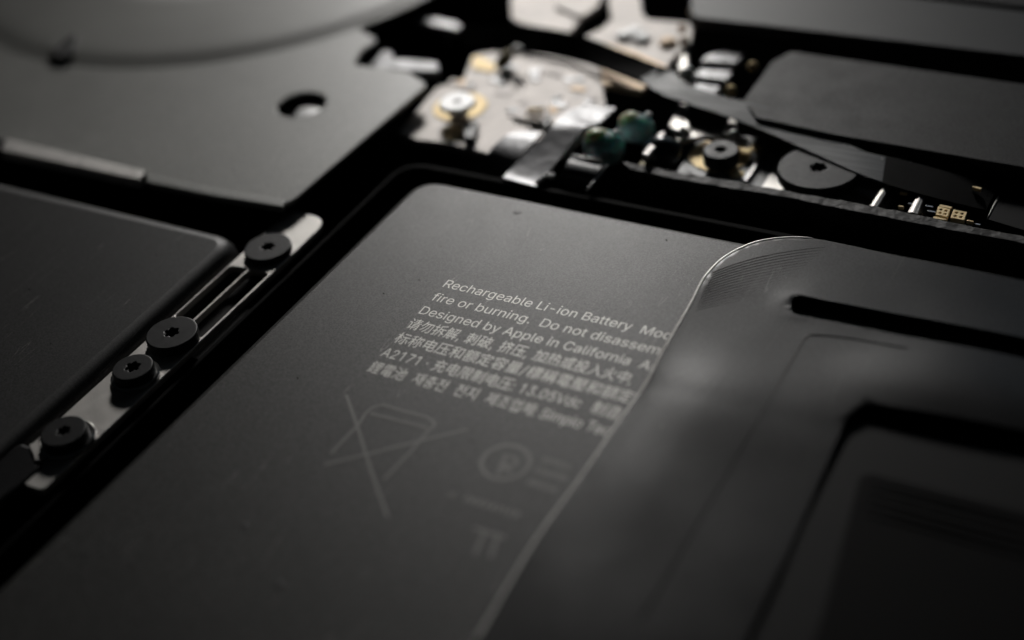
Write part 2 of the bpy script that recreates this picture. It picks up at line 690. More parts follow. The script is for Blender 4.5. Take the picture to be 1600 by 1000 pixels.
def words(me):
    """one printed_word part for each run of letters"""
    vs = [v.co.copy() for v in me.vertices]
    par = list(range(len(vs)))

    def find(i):
        while par[i] != i:
            par[i] = par[par[i]]
            i = par[i]
        return i
    for f in me.polygons:
        r = find(f.vertices[0])
        for v in f.vertices[1:]:
            par[find(v)] = r
    comp = {}
    for i, v in enumerate(vs):
        a = comp.setdefault(find(i), [v.x, v.x])
        a[0] = min(a[0], v.x); a[1] = max(a[1], v.x)
    cut_, end, start = [], -1e9, []
    group = {}
    g_ = -1
    for k, (a, b_) in sorted(comp.items(), key=lambda t: t[1][0]):
        if a > end + .036: g_ += 1
        end = max(end, b_)
        group[k] = g_
    for q_ in range(g_ + 1):
        idx, fs_, out_ = {}, [], []
        for f in me.polygons:
            if group[find(f.vertices[0])] != q_: continue
            r = []
            for v in f.vertices:
                if v not in idx:
                    idx[v] = len(out_); out_.append(tuple(vs[v]))
                r.append(idx[v])
            fs_.append(r)
        if not out_: continue
        m2 = bpy.data.meshes.new('printed_word')
        m2.from_pydata(out_, [], fs_)
        link('printed_word', m2, M['print'], bat)


lines = [
    ('Rechargeable Li-ion Battery  Mod', 'el A2171', W(1046, 531)[0]),
    ('fire or burning.  Do not disassem', 'ble', W(1028, 553)[0]),
    ('Designed by Apple in California', '  Assembled', W(982, 569)[0]),
    ('请勿拆解, 刺破, 挤压, 加热或投入火中', ',', W(981, 596)[0]),
    ('标称电压和额定容量/標稱電壓和額定', '容量', W(985, 628)[0]),
    ('A2171 · 充电限制电压: 13.05Vdc', '  制造商', W(908, 632)[0]),
    ('鋰電池  재충전  전지  제조업체: Simplo', ' Tec', W(912, 660)[0]),
]
cap = W(700, 437)[1] - W(691, 448)[1]
capm = extent(text_mesh('R'), 1)
base_size = cap / (capm[1] - capm[0]) * 1.0
for i, (vis, rest, xe) in enumerate(lines):
    a = extent(text_mesh(vis, base_size))
    sx = (xe - X0) / (a[1] - a[0])
    me = text_mesh(vis + rest, base_size, .0012)
    x0 = extent(me)[0]
    for v in me.vertices:
        v.co = Vector((X0 + (v.co.x - x0) * sx, ty(i) + v.co.y * (1.0 if i < 3 else 1.04), PZ))
    # only what fits before the cable continues a little beneath it
    words(me)

# crossed-out wheeled bin
arc = lambda pts: Q(pts)
bin_lines = [
    arc([(541, 617), (560, 671), (579, 733), (606, 808)]),
    arc([(731, 671), (680, 683), (600, 703), (507, 726)]),
    arc([(560, 664), (540, 684), (517, 709)]),
    arc([(672, 670), (640, 708), (600, 749)]),
    arc([(560, 664), (572, 645), (583, 636), (598, 633), (640, 645), (667, 652), (677, 658), (679, 665), (672, 671)]),
    arc([(578, 646), (620, 657), (668, 669)]),
]
strokes('printed_bin', bin_lines, .022, PZ, M['print_dim'], bat)
c = W(790, 722)
cc = circle(c.x, c.y, .16, 40)
strokes('printed_badge', [cc + [cc[0]], arc([(778, 742), (783, 728), (790, 712), (806, 716), (808, 724), (800, 728), (786, 725)]), arc([(783, 728), (800, 738)])], .03, PZ, M['print_dim'], bat)
for k, (a, b_) in enumerate((((848, 717), (893, 731)), ((836, 734), (886, 748)), ((826, 752), (870, 766)), ((726, 778), (815, 806)), ((700, 771), (712, 774)))):
    p, q = W(*a), W(*b_)
    segs, t = [], 0.0
    while t < 1:
        l = random.uniform(.05, .12)
        segs.append([p.lerp(q, t), p.lerp(q, min(1, t + l))])
        t += l + .035
    for sg in segs: strokes('printed_word', [sg], .05, PZ, M['print_dim'], bat)
strokes('printed_symbol', [arc([(740, 825), (790, 840)]), arc([(758, 830), (742, 866)]), arc([(778, 836), (766, 872)])], .03, PZ, M['print_dim'], bat)

# ------------------------------------------------------------------ left battery
lb = thing('battery_cell', 'plain scuffed black battery at the left, below the grey fan plate', 'battery', (-6, -2, -.5))
ly = W(170, 318)[1]
lb_x1 = -2.665
slab('cell_body', fillet([(-14, -8), (lb_x1, -8), (lb_x1, ly), (-14, W(0, 282)[1])], [.1, .1, .30, .1], 10), 0, .5, M['wrap_left'], lb, bevel=.14, )

# ------------------------------------------------------------------ black tray rim round the centre battery
tr_o = Q([(250, 648), (538, 341), (637, 250), (700, 257), (1000, 318)], -.12)
p = tr_o
tx = p[1][0]; t_y = p[2][1]
tr = slab('battery_tray', fillet([(tx, -8), (tx + .05, -8), (tx + .05, t_y - .07), (6, t_y - .07), (6, t_y), (tx, t_y)], [0, 0, .22, 0, 0, .3], 8), -.12, .8, M['tray'], None, bevel=.015)
tag(tr, 'thin black plastic rim standing around the centre battery in the dark gap', 'tray')


# ------------------------------------------------------------------ screws
def screw(label, px, py, ztop, r, hh, zb, mt, torx=.28, a0=.3, collar=None, shaft=.5, group=None, dome=.012, washer=None):
    c = W(px, py, ztop)
    t = thing('screw', label, 'screw', (c.x, c.y, zb), group)
    b = .012 if r < .3 else .016
    hd = slab('head', circle(c.x, c.y, r, 56), ztop, hh, mt, t, bevel=b, holes=[star(c.x, c.y, r * torx, a0)])
    revolve('recess', c.x, c.y, [(0, ztop - hh * .62), (r * .5, ztop - hh * .62)], M['recess'], t, n=18, close=False)
    revolve('shank', c.x, c.y, [(r * shaft, ztop - hh), (r * shaft, zb)], M['chrome'] if washer else mt, t, n=32, close=False)
    if collar:
        cr, cz0, cz1, cm = collar
        revolve('collar', c.x, c.y, [(r * .4, cz0), (cr - .01, cz0), (cr, cz0 - .01), (cr, cz1), (r * .4, cz1)], cm, t, n=48)
    return t


# ------------------------------------------------------------------ bracket between the batteries
BZ = -.07
bx0 = W(229, 530, BZ)[0]; bx1 = W(456, 398, BZ)[0]
by1 = W(466, 331, BZ)[1]
by0 = W(60, 765, BZ)[1]
br = thing('screw_bracket', 'bare metal bracket strip with long slots lying between the two batteries', 'bracket', ((bx0 + bx1) / 2, 0, BZ - .06))
ya = W(410, 425, BZ)[1]; yb = W(300, 520, BZ)[1]
xm = (W(313, 489, BZ)[0] + W(390, 420, BZ)[0]) / 2
hole1 = fillet([(bx0 + .022, yb + .12), (xm - .013, yb + .12), (xm - .013, ya), (bx0 + .022, ya - .02)], .03, 4)
hole2 = fillet([(xm + .013, yb - .06), (bx1 - .028, yb - .02), (bx1 - .028, ya), (xm + .013, ya)], .03, 4)
slab('bracket_plate', fillet([(bx0, by0), (bx1, by0), (bx1, by1), (bx0, by1)], [.05, .05, .26, .12], 8), BZ, .06, M['steel'], br, bevel=.008, holes=[hole1, hole2])
slab('bracket_web', [Vector((bx0 + .02, yb - .1)), Vector((bx1 - .02, yb - .1)), Vector((bx1 - .02, ya + .05)), Vector((bx0 + .02, ya + .05))], BZ - .16, .04, M['dark'], br, bevel=.0)
# dark chassis rib that carries the bracket
rb = slab('chassis_rib', [Vector((bx0 + .03, by0 - 6)), Vector((bx1 + .10, by0 - 6)), Vector((bx1 + .10, by1 + .0)), Vector((bx0 + .03, by1 + .0))], BZ - .215, .5, M['floor'], None, bevel=.01)
tag(rb, kind='structure')

g = None
screw('black screw with grey-lit top on the bracket, beside the corner of the fan plate', 418, 385, -.02, .197, .05, BZ, M['black_screw'], a0=.55)
screw('wide black screw on the bracket at the lower end of its long slots', 268, 519, .01, .202, .09, BZ, M['black_screw'], a0=.2)
screw('narrower glossy black screw on the bracket with silver collar, next to the wide one', 207, 573, .03, .155, .12, BZ, M['black_screw2'], torx=.36, a0=.9, collar=(.185, BZ + .035, BZ + .002, M['chrome']))
screw('blurred black screw on the lowest part of the bracket, with a bright ring', 99, 673, .03, .165, .14, BZ, M['black_screw2'], a0=.1, collar=(.205, BZ + .035, BZ + .002, M['chrome']))

# soft dark tab at the lower left end of the bracket
tabpts = Q([(-60, 712), (-10, 700), (35, 690), (62, 700), (66, 728), (30, 760), (-60, 830)], -.05)
tb = slab('cable_tab', fillet(tabpts, .06, 5), -.05, .1, M['flex'], None, bevel=.04)
tag(tb, 'small dark rounded cable tab at the lower left end of the bracket', 'cable tab')
tip = slab('metal_tip', fillet(Q([(44, 694), (66, 688), (70, 712), (56, 722)], -.035), .02, 4), -.035, .03, M['steel'], tb, bevel=.008)

# ------------------------------------------------------------------ fan
FZ = .05
FCX, FCY, FR = -6.62, 5.40, 3.205
fan = thing('cooling_fan', 'cooling fan with grey flat housing plate and a raised round rim', 'fan', (FCX, FCY, -.6))
fp = [W(-160, 172, FZ), W(-10, 216, FZ), W(225, 275, FZ), W(448, 322, FZ), W(668, 132, FZ), W(640, 112, FZ), W(552, 100, FZ), W(566, 78, FZ), W(590, 62, FZ),
      W(566, 48, FZ), W(480, -60, FZ), W(-400, -60, FZ)]
fp = fillet(fp, [0, .02, .02, .15, .12, .05, .06, .06, .05, 0, 0, 0], 8)
hc = W(471, 163, FZ)
slab('housing_plate', fp, FZ, .045, M['fan_plate'], fan, bevel=.014, holes=[circle(hc.x, hc.y, .235, 48)])
lower = [W(-160, 160, -.02), W(-10, 200, -.02), W(225, 262, -.02), W(432, 306, -.02), W(630, 140, -.02), W(540, 92, -.02), W(480, -60, -.02), W(-400, -60, -.02)]
slab('housing_body', fillet(lower, .1, 4), -.10, .6, M['dark'], fan, bevel=.01, holes=[circle(hc.x, hc.y, .25, 40)])
revolve('raised_rim', FCX, FCY, [(FR + .05, FZ - .02), (FR + .05, FZ + .004), (FR + .02, FZ + .012), (FR - .03, FZ + .014), (FR - .08, FZ + .035), (FR - .2, FZ + .05), (FR - .4, FZ + .055), (FR - 1.3, FZ + .06), (FR - 1.6, FZ + .055), (FR - 1.68, FZ + .01), (FR - 1.68, FZ - .3), (FR - .4, FZ - .3)], M['fan_ring'], fan, n=160)
revolve('impeller_hub', FCX, FCY, [(0, -.05), (1.2, -.05), (1.35, -.12), (1.35, -.5)], M['dark'], fan, n=80, close=False)
for k in range(46):
    a = 2 * math.pi * k / 46
    p0 = Vector((FCX + 1.35 * math.cos(a), FCY + 1.35 * math.sin(a))); p1 = Vector((FCX + 1.95 * math.cos(a + .18), FCY + 1.95 * math.sin(a + .18)))
    n_ = Vector((-(p1 - p0).y, (p1 - p0).x)).normalized() * .015
    slab('blade', [p0 + n_, p1 + n_, p1 - n_, p0 - n_], -.12, .3, M['dark'], fan, bevel=0)
# notch with a raised fin on the rim
nz = FZ + .05
slab('rim_notch', fillet(Q([(76, 88), (118, 55), (122, 62), (116, 86), (98, 92)], nz), .02, 3), nz + .02, .08, M['recess'], fan, bevel=.008)
slab('rim_fin', fillet(Q([(76, 74), (106, 46), (110, 50), (84, 78)], nz + .05), .01, 3), nz + .05, .09, M['fan_ring'], fan, bevel=.008)
# foam strip and rounded lip on the plate's front edge
slab('foam_strip', fillet(Q([(10, 216), (224, 266), (218, 281), (0, 234)], FZ + .03), .02, 3), FZ + .03, .10, M['foam'], fan, bevel=.012)
A = [(*W(226, 272, FZ), FZ + .0), (*W(300, 290, FZ), FZ + .0), (*W(380, 306, FZ), FZ + .005), (*W(440, 318, FZ), FZ + .02)]


def tube(name, pts, rad, mt, parent=None, seg=12, sub=6):
    P = [Vector(p) for p in pts]
    out = []
    for i in range(len(P) - 1):
        p0, p1, p2, p3 = P[max(i - 1, 0)], P[i], P[i + 1], P[min(i + 2, len(P) - 1)]
        for k in range(sub):
            t = k / sub
            out.append(.5 * (2 * p1 + (p2 - p0) * t + (2 * p0 - 5 * p1 + 4 * p2 - p3) * t * t + (3 * p1 - p0 - 3 * p2 + p3) * t ** 3))
    out.append(P[-1])
    vs, fs = [], []
    n = len(out)
    for i, p in enumerate(out):
        d = (out[min(i + 1, n - 1)] - out[max(i - 1, 0)]).normalized()
        s = d.cross(Vector((0, 0, 1))).normalized(); u = s.cross(d)
        e = min(i, n - 1 - i) / max(1, sub * .6)
        rr = rad * (min(1, .45 + .55 * e))
        for k in range(seg):
            a = 2 * math.pi * k / seg
            vs.append(tuple(p + s * math.cos(a) * rr + u * math.sin(a) * rr))
    for i in range(n - 1):
        for k in range(seg):
            l = (k + 1) % seg
            fs.append((i * seg + k, i * seg + l, (i + 1) * seg + l, (i + 1) * seg + k))
    fs.append(tuple(range(seg))); fs.append(tuple((n - 1) * seg + k for k in range(seg)))
    me = bpy.data.meshes.new(name)
    me.from_pydata(vs, [], fs)
    bm = bmesh.new(); bm.from_mesh(me); bmesh.ops.recalc_face_normals(bm, faces=bm.faces); bm.to_mesh(me); bm.free()
    me.shade_smooth()
    return link(name, me, mt, parent)


slab('front_lip', fillet(Q([(228, 271), (330, 293), (446, 312), (442, 324), (330, 306), (228, 285)], FZ + .012), .02, 4), FZ + .012, .06, M['fan_plate'], fan, bevel=.02)
# bright post seen through the plate's hole
pc = W(488, 174, -.03)
ps = thing('mounting_post', 'bright metal post seen down inside the round hole of the fan plate', 'post', (pc.x, pc.y, -.6))
revolve('post_body', pc.x, pc.y, [(0, -.03), (.15, -.03), (.17, -.045), (.17, -.6)], M['white_screw'], ps, n=40, close=False)
revolve('post_flange', pc.x - .12, pc.y - .08, [(0, -.10), (.26, -.10), (.26, -.6)], M['steel'], ps, n=40, close=False)

# ------------------------------------------------------------------ main board (bright, far behind)
BD = -.14
mb = thing('circuit_board', 'bright silver circuit board, out of focus behind the battery', 'circuit board', (*W(800, 160, BD), BD - .08))
slab('board_plate', fillet(Q([(622, 207), (682, 136), (722, 126), (738, 86), (770, 80), (850, 84), (937, 104), (947, 166), (880, 238), (762, 240), (700, 224), (650, 218)], BD), .04, 4), BD, .08, M['board'], mb, bevel=.012)
slab('tan_shield', fillet(Q([(937, 106), (1012, 134), (1000, 141), (941, 130)], BD + .03), .02, 3), BD + .03, .06, M['board_tan'], mb, bevel=.01)
slab('gold_corner', fillet(Q([(738, 87), (752, 88), (778, 104), (768, 112), (738, 106)], BD + .012), .02, 3), BD + .012, .02, M['gold'], mb, bevel=.004)
gc = W(719, 166, BD + .01)
revolve('gold_ring', gc.x, gc.y, [(.12, BD + .012), (.255, BD + .012), (.262, BD + .003), (.12, BD + .003)], M['gold'], mb, n=48)
slab('gold_pad', fillet(Q([(690, 204), (712, 196), (726, 203), (722, 214), (700, 218)], BD + .02), .02, 3), BD + .02, .03, M['gold'], mb, bevel=.008)
slab('dark_component', fillet(Q([(722, 188), (748, 190), (742, 214), (726, 216)], BD + .06), .02, 3), BD + .06, .1, M['chip_dark'], mb, bevel=.01)
# small coil component
slab('coil_base', fillet(Q([(800, 182), (822, 160), (858, 166), (858, 184), (846, 194)], BD + .03), .02, 3), BD + .03, .05, M['chip'], mb, bevel=.01)
for k in range(5):
    a = W(822 + k * 6, 186 - k * 1.5, BD + .06); b_ = W(832 + k * 5, 168 + k * .6, BD + .06)
    tube('coil_turn', [(*a, BD + .05), (*a.lerp(b_, .5), BD + .1), (*b_, BD + .05)], .012, M['gold'], mb, seg=8, sub=4)
slab('dark_component', fillet(Q([(846, 190), (858, 180), (862, 186), (852, 200)], BD + .08), .01, 3), BD + .08, .12, M['recess'], mb, bevel=.008)
for k in range(64):
    px, py = random.uniform(690, 930), random.uniform(98, 205)
    q = W(px, py, BD + .03)
    if not inside(q, Q([(684, 140), (738, 95), (937, 112), (935, 165), (890, 190), (780, 190)], BD + .03)) or (q - gc).length < .34:
        continue
    a, s, t_ = .08, random.uniform(.03, .08), random.uniform(.03, .05)
    slab('chip', [q + Vector((-s, -t_)), q + Vector((s, -t_)), q + Vector((s, t_)), q + Vector((-s, t_))], BD + .006 + random.random() * .008, .03, random.choice((M['chip'], M['chip'], M['board_grey'], M['board_tan'], M['conn'], M['chip_dark'] if s < .045 else M['chip'])), mb, bevel=.004)
screw('bright silver-white screw with gold ring on the out-of-focus circuit board', 714, 158, .02, .17, .05, BD, M['white_screw'], torx=.2, a0=.1)
op = W(795, 92, BD + .1)
post = thing('standoff', 'stubby olive standoff with a bright tip at the far edge of the board', 'standoff', (op.x, op.y, BD))
M['olive'] = mat('olive_brass', (.10, .075, .02), .45, metal=.4)
tube('standoff_body', [(*W(778, 104, BD + .05), BD + .05), (*W(800, 84, BD + .1), BD + .12)], .075, M['olive'], post, seg=20)
blob('standoff_tip', (*W(808, 78, BD + .16), BD + .16), .06, .06, .05, M['white_screw'], post)

# far white shielded boards
def plate(name, label, cat, px, z, mt, th=.07, r=.04, bevel=.012, group=None):
    o = slab(name, fillet(Q(px, z), r, 4), z, th, mt, None, bevel=bevel)
    return tag(o, label, cat, group)


plate('shield_can', 'pale blurred metal shield at the top edge, left of the dark gap', 'shield', [(797, -20), (798, 28), (812, 36), (886, 54), (907, 32), (878, 16), (868, -20)], -.05, M['board'])
plate('shield_can', 'small pale blurred metal shield at the very top, right of its larger neighbour', 'shield', [(866, -30), (868, 10), (908, 27), (934, 10), (950, -30)], -.02, M['board'])
fs = thing('circuit_board', 'pale tan-edged circuit board beyond the black ribbon cable at the top', 'circuit board', (*W(1000, 60, -.08), -.16))
slab('board_plate', fillet(Q([(948, -30), (952, 14), (956, 28), (940, 44), (914, 56), (930, 70), (990, 85), (1042, 108), (1050, 92), (1080, 66), (1084, 36), (1062, 34), (1012, 30), (1004, 20), (998, -30)], -.08), .03, 4), -.08, .08, M['board'], fs, bevel=.012)
slab('tan_edge', fillet(Q([(914, 58), (930, 69), (990, 84), (1042, 108), (1040, 100), (990, 78), (930, 62)], -.06), .01, 3), -.07, .03, M['board_tan'], fs, bevel=.005)
for (px, py) in ((976, 52), (992, 46), (1003, 56), (1044, 62)):
    c_ = W(px, py, -.04)
    revolve('rivet', c_.x, c_.y, [(0, -.03), (.06, -.035), (.09, -.05), (.09, -.09)], M['board_tan'] if px > 1040 else M['white_screw'], fs, n=24, close=False)
for k, (px, py) in enumerate(((1069, 64), (1066, 45), (1082, 18))):
    blob('solder_bead', (*W(px, py, .0), .0), .045, .045, .045, M['board_tan'], fs)
# three slanted grey connector bars
cb = thing('board_connector', 'blurred grey connector with three slanted bars beside the far circuit board', 'connector', (*W(1110, 105, -.1), -.2))
for i, pts in enumerate(([(1092, 98), (1102, 86), (1130, 78), (1166, 82), (1150, 100), (1110, 96)], [(1082, 118), (1094, 106), (1146, 110), (1136, 126), (1100, 122)], [(1072, 138), (1082, 128), (1128, 134), (1118, 148), (1085, 142)])):
    slab('bar', fillet(Q(pts, -.08), .03, 4), -.08, .06, M['conn'], cb, bevel=.02)
slab('side_wall', fillet(Q([(1058, 104), (1066, 76), (1076, 76), (1076, 108), (1090, 118), (1084, 128), (1066, 122)], -.05), .02, 4), -.05, .08, M['steel'], cb, bevel=.02)
blob('solder_bead', (*W(1074, 112, -.02), -.02), .06, .06, .05, M['white_screw'], cb)
for (px, py, lb_) in ((1176, 104, 'tiny amber bead near the left edge of the black plate, upper of two'), (1142, 141, 'tiny dark amber bead in the dark gap left of the black plate')):
    q = W(px, py, 0)
    b_ = blob('solder_bead', (q.x, q.y, 0), .05, .05, .05, M['gold'])
    tag(b_, lb_, 'solder bead')

# small metal clips by the fan's corner
plate('metal_clip', 'rounded metal clip in the dark gap right of the fan rim, topmost', 'clip', [(646, 26), (654, 22), (714, 34), (724, 42), (714, 46), (654, 34)], -.08, M['conn'], th=.08, bevel=.02)
plate('metal_clip', 'bent metal clip tucked into the notch of the fan plate', 'clip', [(578, 98), (598, 78), (614, 80), (612, 90), (684, 96), (686, 112), (612, 108), (590, 110)], -.06, M['conn'], th=.08, bevel=.02)

# ------------------------------------------------------------------ ribbon connectors in front of the bright board
def conn(name, label, A, B, mt, th=.03, clips=()):
    q = Vector(A[0])
    t = thing(name, label, 'flat cable', (q.x, q.y, -.3))
    ribbon('cable_band', A, B, th, mt, t)
    for (a, b_, r) in clips:
        tube('clip_edge', [a, Vector(a).lerp(Vector(b_), .5), b_], r, M['white_screw'], t, seg=8, sub=3)
    return t


V3 = lambda px, py, z: Vector((*W(px, py, z), z))
conn('flat_cable', 'dull grey flat cable leftmost of the three bent over the board edge',
     [V3(806, 205, -.08), V3(785, 215, -.07), V3(762, 240, -.12), V3(748, 262, -.3)],
     [V3(846, 206, -.08), V3(832, 222, -.07), V3(806, 252, -.12), V3(784, 284, -.3)], M['conn'])
conn('flat_cable', 'wide satin grey flat cable arching from the bright board down into the gap',
     [V3(908, 164, -.04), V3(884, 176, .0), V3(862, 198, .02), V3(826, 235, -.05), V3(797, 265, -.10), V3(786, 277, -.10)],
     [V3(961, 168, -.04), V3(935, 192, .0), V3(912, 200, .02), V3(880, 240, -.05), V3(850, 277, -.10), V3(838, 291, -.10)], M['conn'],
     clips=((V3(836, 287, -.1), V3(858, 270, -.06), .018), (V3(857, 278, -.1), V3(866, 272, -.1), .025)))
conn('flat_cable', 'short dark glossy flat cable with bright bent edge, next to the teal beads',
     [V3(896, 243, -.03), V3(888, 252, .0), V3(878, 268, -.04), V3(868, 284, -.16)],
     [V3(944, 252, -.03), V3(938, 262, .0), V3(926, 278, -.04), V3(912, 296, -.16)], M['ribbon'],
     clips=((V3(893, 243, .01), V3(942, 252, .01), .016), (V3(916, 299, -.08), V3(950, 256, -.02), .014)))

# teal epoxy beads
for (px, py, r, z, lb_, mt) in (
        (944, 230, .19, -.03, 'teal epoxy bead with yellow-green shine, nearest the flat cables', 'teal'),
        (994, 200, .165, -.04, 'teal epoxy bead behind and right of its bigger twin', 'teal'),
        (1034, 236, .17, -.05, 'near-black blue component with pale slanted edge, left of the gold-ringed screw', 'navy')):
    q = W(px, py, z)
    t = thing('epoxy_bead', lb_, 'electronic component', (q.x, q.y, -.3))
    blob('bead_body', (q.x, q.y, z), r, r * .85, r * .8, M[mt], t)
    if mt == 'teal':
        blob('highlight_patch', (q.x - r * .28, q.y + r * .0, z + r * .34), r * .68, r * .60, r * .56, M['bead_highlight'], t, .08)  # highlight painted as a paler blob on the bead's upper left
        blob('solder_tip', (q.x + .1, q.y + .06, z + r * .72), .03, .03, .02, M['white_screw'], t)
    else:
        slab('pale_edge', fillet(Q([(1003, 240), (1030, 206), (1040, 204), (1036, 216), (1012, 244)], z + .1), .015, 3), z + .1, .05, M['foam'], t, bevel=.01)
        slab('amber_foot', fillet(Q([(998, 252), (1032, 256), (1028, 262), (1000, 259)], -.1), .01, 3), -.1, .03, M['olive'], t, bevel=.005)
for (px, py, r) in ((964, 212, .035), (966, 263, .03)):
    pass

# ------------------------------------------------------------------ grey board with gold-ringed screw, glass strip, disc screw
GZ = -.20
gb = thing('circuit_board', 'dark grey circuit board strip with gold-ringed screw and gold pads behind the torn tape', 'circuit board', (*W(1125, 250, GZ), GZ - .06))
slab('board_plate', fillet(Q([(1052, 276), (1098, 205), (1180, 214), (1212, 224), (1170, 300), (1120, 296)], GZ), .03, 4), GZ, .06, M['board_grey'], gb, bevel=.01)
gq = W(1125, 243, GZ)
revolve('gold_ring', gq.x, gq.y, [(.12, GZ + .01), (.262, GZ + .01), (.268, GZ + .003), (.12, GZ + .003)], M['gold'], gb, n=48)
for (px, py, r) in ((1181, 232, .055), (1151, 272, .058)):
    q = W(px, py, GZ)
    revolve('gold_pad', q.x, q.y, [(0, GZ + .01), (r, GZ + .01), (r + .004, GZ + .002)], M['gold'], gb, n=28, close=False)
screw('small black screw with a collar standing inside the gold ring', 1126, 233, -.02, .152, .13, GZ, M['black_screw'], torx=.33, a0=.4)
fr = thing('wire_bracket', 'small grey metal frame with two upright points beneath the ribbon cable', 'bracket', (*W(1100, 205, -.1), -.25))
slab('frame_bar', fillet(Q([(1052, 208), (1060, 196), (1076, 198), (1142, 208), (1170, 216), (1168, 226), (1100, 212), (1058, 220)], -.1), .02, 4), -.1, .05, M['steel'], fr, bevel=.012)
for pts in ([(1052, 202), (1044, 196), (1062, 162), (1072, 158), (1078, 200), (1070, 208)], [(1128, 206), (1140, 184), (1150, 186), (1154, 210), (1146, 214)]):
    slab('upright', fillet(Q(pts, -.06), .02, 4), -.06, .04, M['steel'], fr, bevel=.012)
for (px, py) in ((1067, 203), (1146, 208)):
    blob('solder_bead', (*W(px, py, .0), .0), .035, .035, .03, M['white_screw'], fr)

dp = thing('screw_plate', 'grey metal plate with a bright wedge beneath the large round screw', 'plate', (*W(1260, 270, -.2), -.27))
slab('plate_body', fillet(Q([(1172, 296), (1210, 222), (1240, 220), (1345, 250), (1400, 286), (1385, 330), (1300, 320)], -.2), .03, 4), -.2, .06, M['board_grey'], dp, bevel=.01)
slab('bright_wedge', fillet(Q([(1186, 298), (1226, 236), (1240, 224), (1262, 221), (1260, 240), (1222, 306)], -.19), .015, 4), -.19, .012, M['steel'], dp, bevel=.003)
slab('glass_strip', fillet(Q([(1160, 282), (1202, 222), (1207, 223), (1168, 284)], -.18), .008, 3), -.17, .03, M['chrome'], dp, bevel=.004)
screw('very large flat black screw head partly under the ribbon cable', 1279, 261, -.03, .335, .09, -.2, M['black_screw'], torx=.20, a0=.1, shaft=.62)

# silver springs by the disc screw, and gold contacts
for pts, lb_ in (([(1358, 322), (1384, 284), (1394, 287), (1372, 326)], 'wider bright silver spring clip right of the large round screw'),
                 ([(1417, 332), (1434, 303), (1446, 306), (1436, 336)], 'narrow ridged silver spring clip, second to the right of the large screw')):
    q = Q(pts, -.07)
    t = thing('spring_clip', lb_, 'clip', (q[0].x, q[0].y, -.3))
    A = [(*q[0], -.3), (*q[0], -.09), (*q[0].lerp(q[3], .3), -.06), (*q[0].lerp(q[3], .7), -.06), (*q[3], -.09), (*q[3], -.3)]
    B = [(*q[1], -.3), (*q[1], -.09), (*q[1].lerp(q[2], .3), -.06), (*q[1].lerp(q[2], .7), -.06), (*q[2], -.09), (*q[2], -.3)]
    ribbon('spring_leaf', A, B, .012, M['steel'], t, sub=5)
    e = Q([(pts[3][0] + 3, pts[3][1] - 2), (pts[2][0] + 5, pts[2][1] + 1)], -.12)
    tube('spring_edge', [(*e[0], -.14), (*e[0].lerp(e[1], .5), -.12), (*e[1], -.12)], .012, M['chrome'], t, seg=8, sub=3)
tp = slab('insulating_tape', fillet(Q([(1388, 320), (1440, 262), (1640, 280), (1760, 330), (1760, 420), (1600, 376), (1400, 336)], -.25), .03, 4), -.25, .05, M['dark'], None, bevel=.01)
tag(tp, 'matte black insulating sheet in the shadow right of the spring clips', 'insulating sheet')
for (pts, lb_) in (([(1462, 335), (1466, 322), (1485, 327), (1481, 339)], 'gold contact block with four dark holes, left one of the pair'),
                   ([(1485, 340), (1490, 327), (1511, 331), (1507, 344)], 'gold contact block with four dark holes, right one of the pair')):
    z = -.07
    q = Q(pts, z)
    hs = []
    for (u, v) in ((.3, .3), (.7, .3), (.3, .7), (.7, .7)):
        c_ = q[0].lerp(q[3], u).lerp(q[1].lerp(q[2], u), v)
        hs.append(circle(c_.x, c_.y, .0125, 12))
    o = slab('contact_block', q, z, .04, M['gold'], None, bevel=.003, holes=hs)
    tag(o, lb_, 'contact')
for (pts, lb_) in (([(1469, 319), (1488, 323), (1486, 326), (1467, 322)], 'thin gold contact strip just above the pair of four-hole blocks'),
                   ([(1459, 338), (1480, 342), (1478, 344), (1457, 341)], 'thin gold contact strip just below the left four-hole block'),
                   ([(1520, 290), (1534, 293), (1532, 296), (1519, 292)], 'tiny gold contact glinting alone in the black area under the plate')):
    cz = -.03 if pts[0][0] > 1500 else -.07
    o = slab('contact_strip', Q(pts, cz), cz, .03, M['gold'], None, bevel=.003)
    tag(o, lb_, 'contact')
cf = slab('cable_flap', fillet(Q([(1541, 342), (1562, 304), (1640, 322), (1640, 372)], -.12), .02, 4), -.12, .02, M['dark'], None, bevel=.005)
tag(cf, 'black square flap with faint pale edge at the right end of the torn tape', 'cable flap')
q0, q1 = V3(1543, 340, -.115), V3(1561, 305, -.115)
tube('pale_edge', [q0, q0.lerp(q1, .5), q1], .006, M['foam'], cf, seg=8, sub=3)

# ------------------------------------------------------------------ torn tape rail in front of the board
RZ = -.03
rt = [(969, 251), (1040, 265), (1100, 275), (1161, 285), (1220, 296), (1300, 310), (1400, 328), (1500, 349), (1600, 368), (1800, 408)]
rbm = [(1800, 424), (1600, 381), (1500, 362), (1400, 343), (1300, 323), (1220, 307), (1161, 297), (1100, 287), (1040, 276), (985, 264)]
ro = []
for L_ in (rt, rbm):
    pts = Q(L_, RZ)
    for i in range(len(pts) - 1):
        k = max(2, int((pts[i + 1] - pts[i]).length / .07))
        for t in range(k):
            ro.append(pts[i].lerp(pts[i + 1], t / k) + Vector((0, random.uniform(-.008, .008))))
    ro.append(pts[-1])
rail = slab('taped_rail', ro, RZ, .8, M['rail'], None, bevel=.01)
tag(rail, 'long rail edged with torn dark tape running along the front of the circuit boards', 'rail')

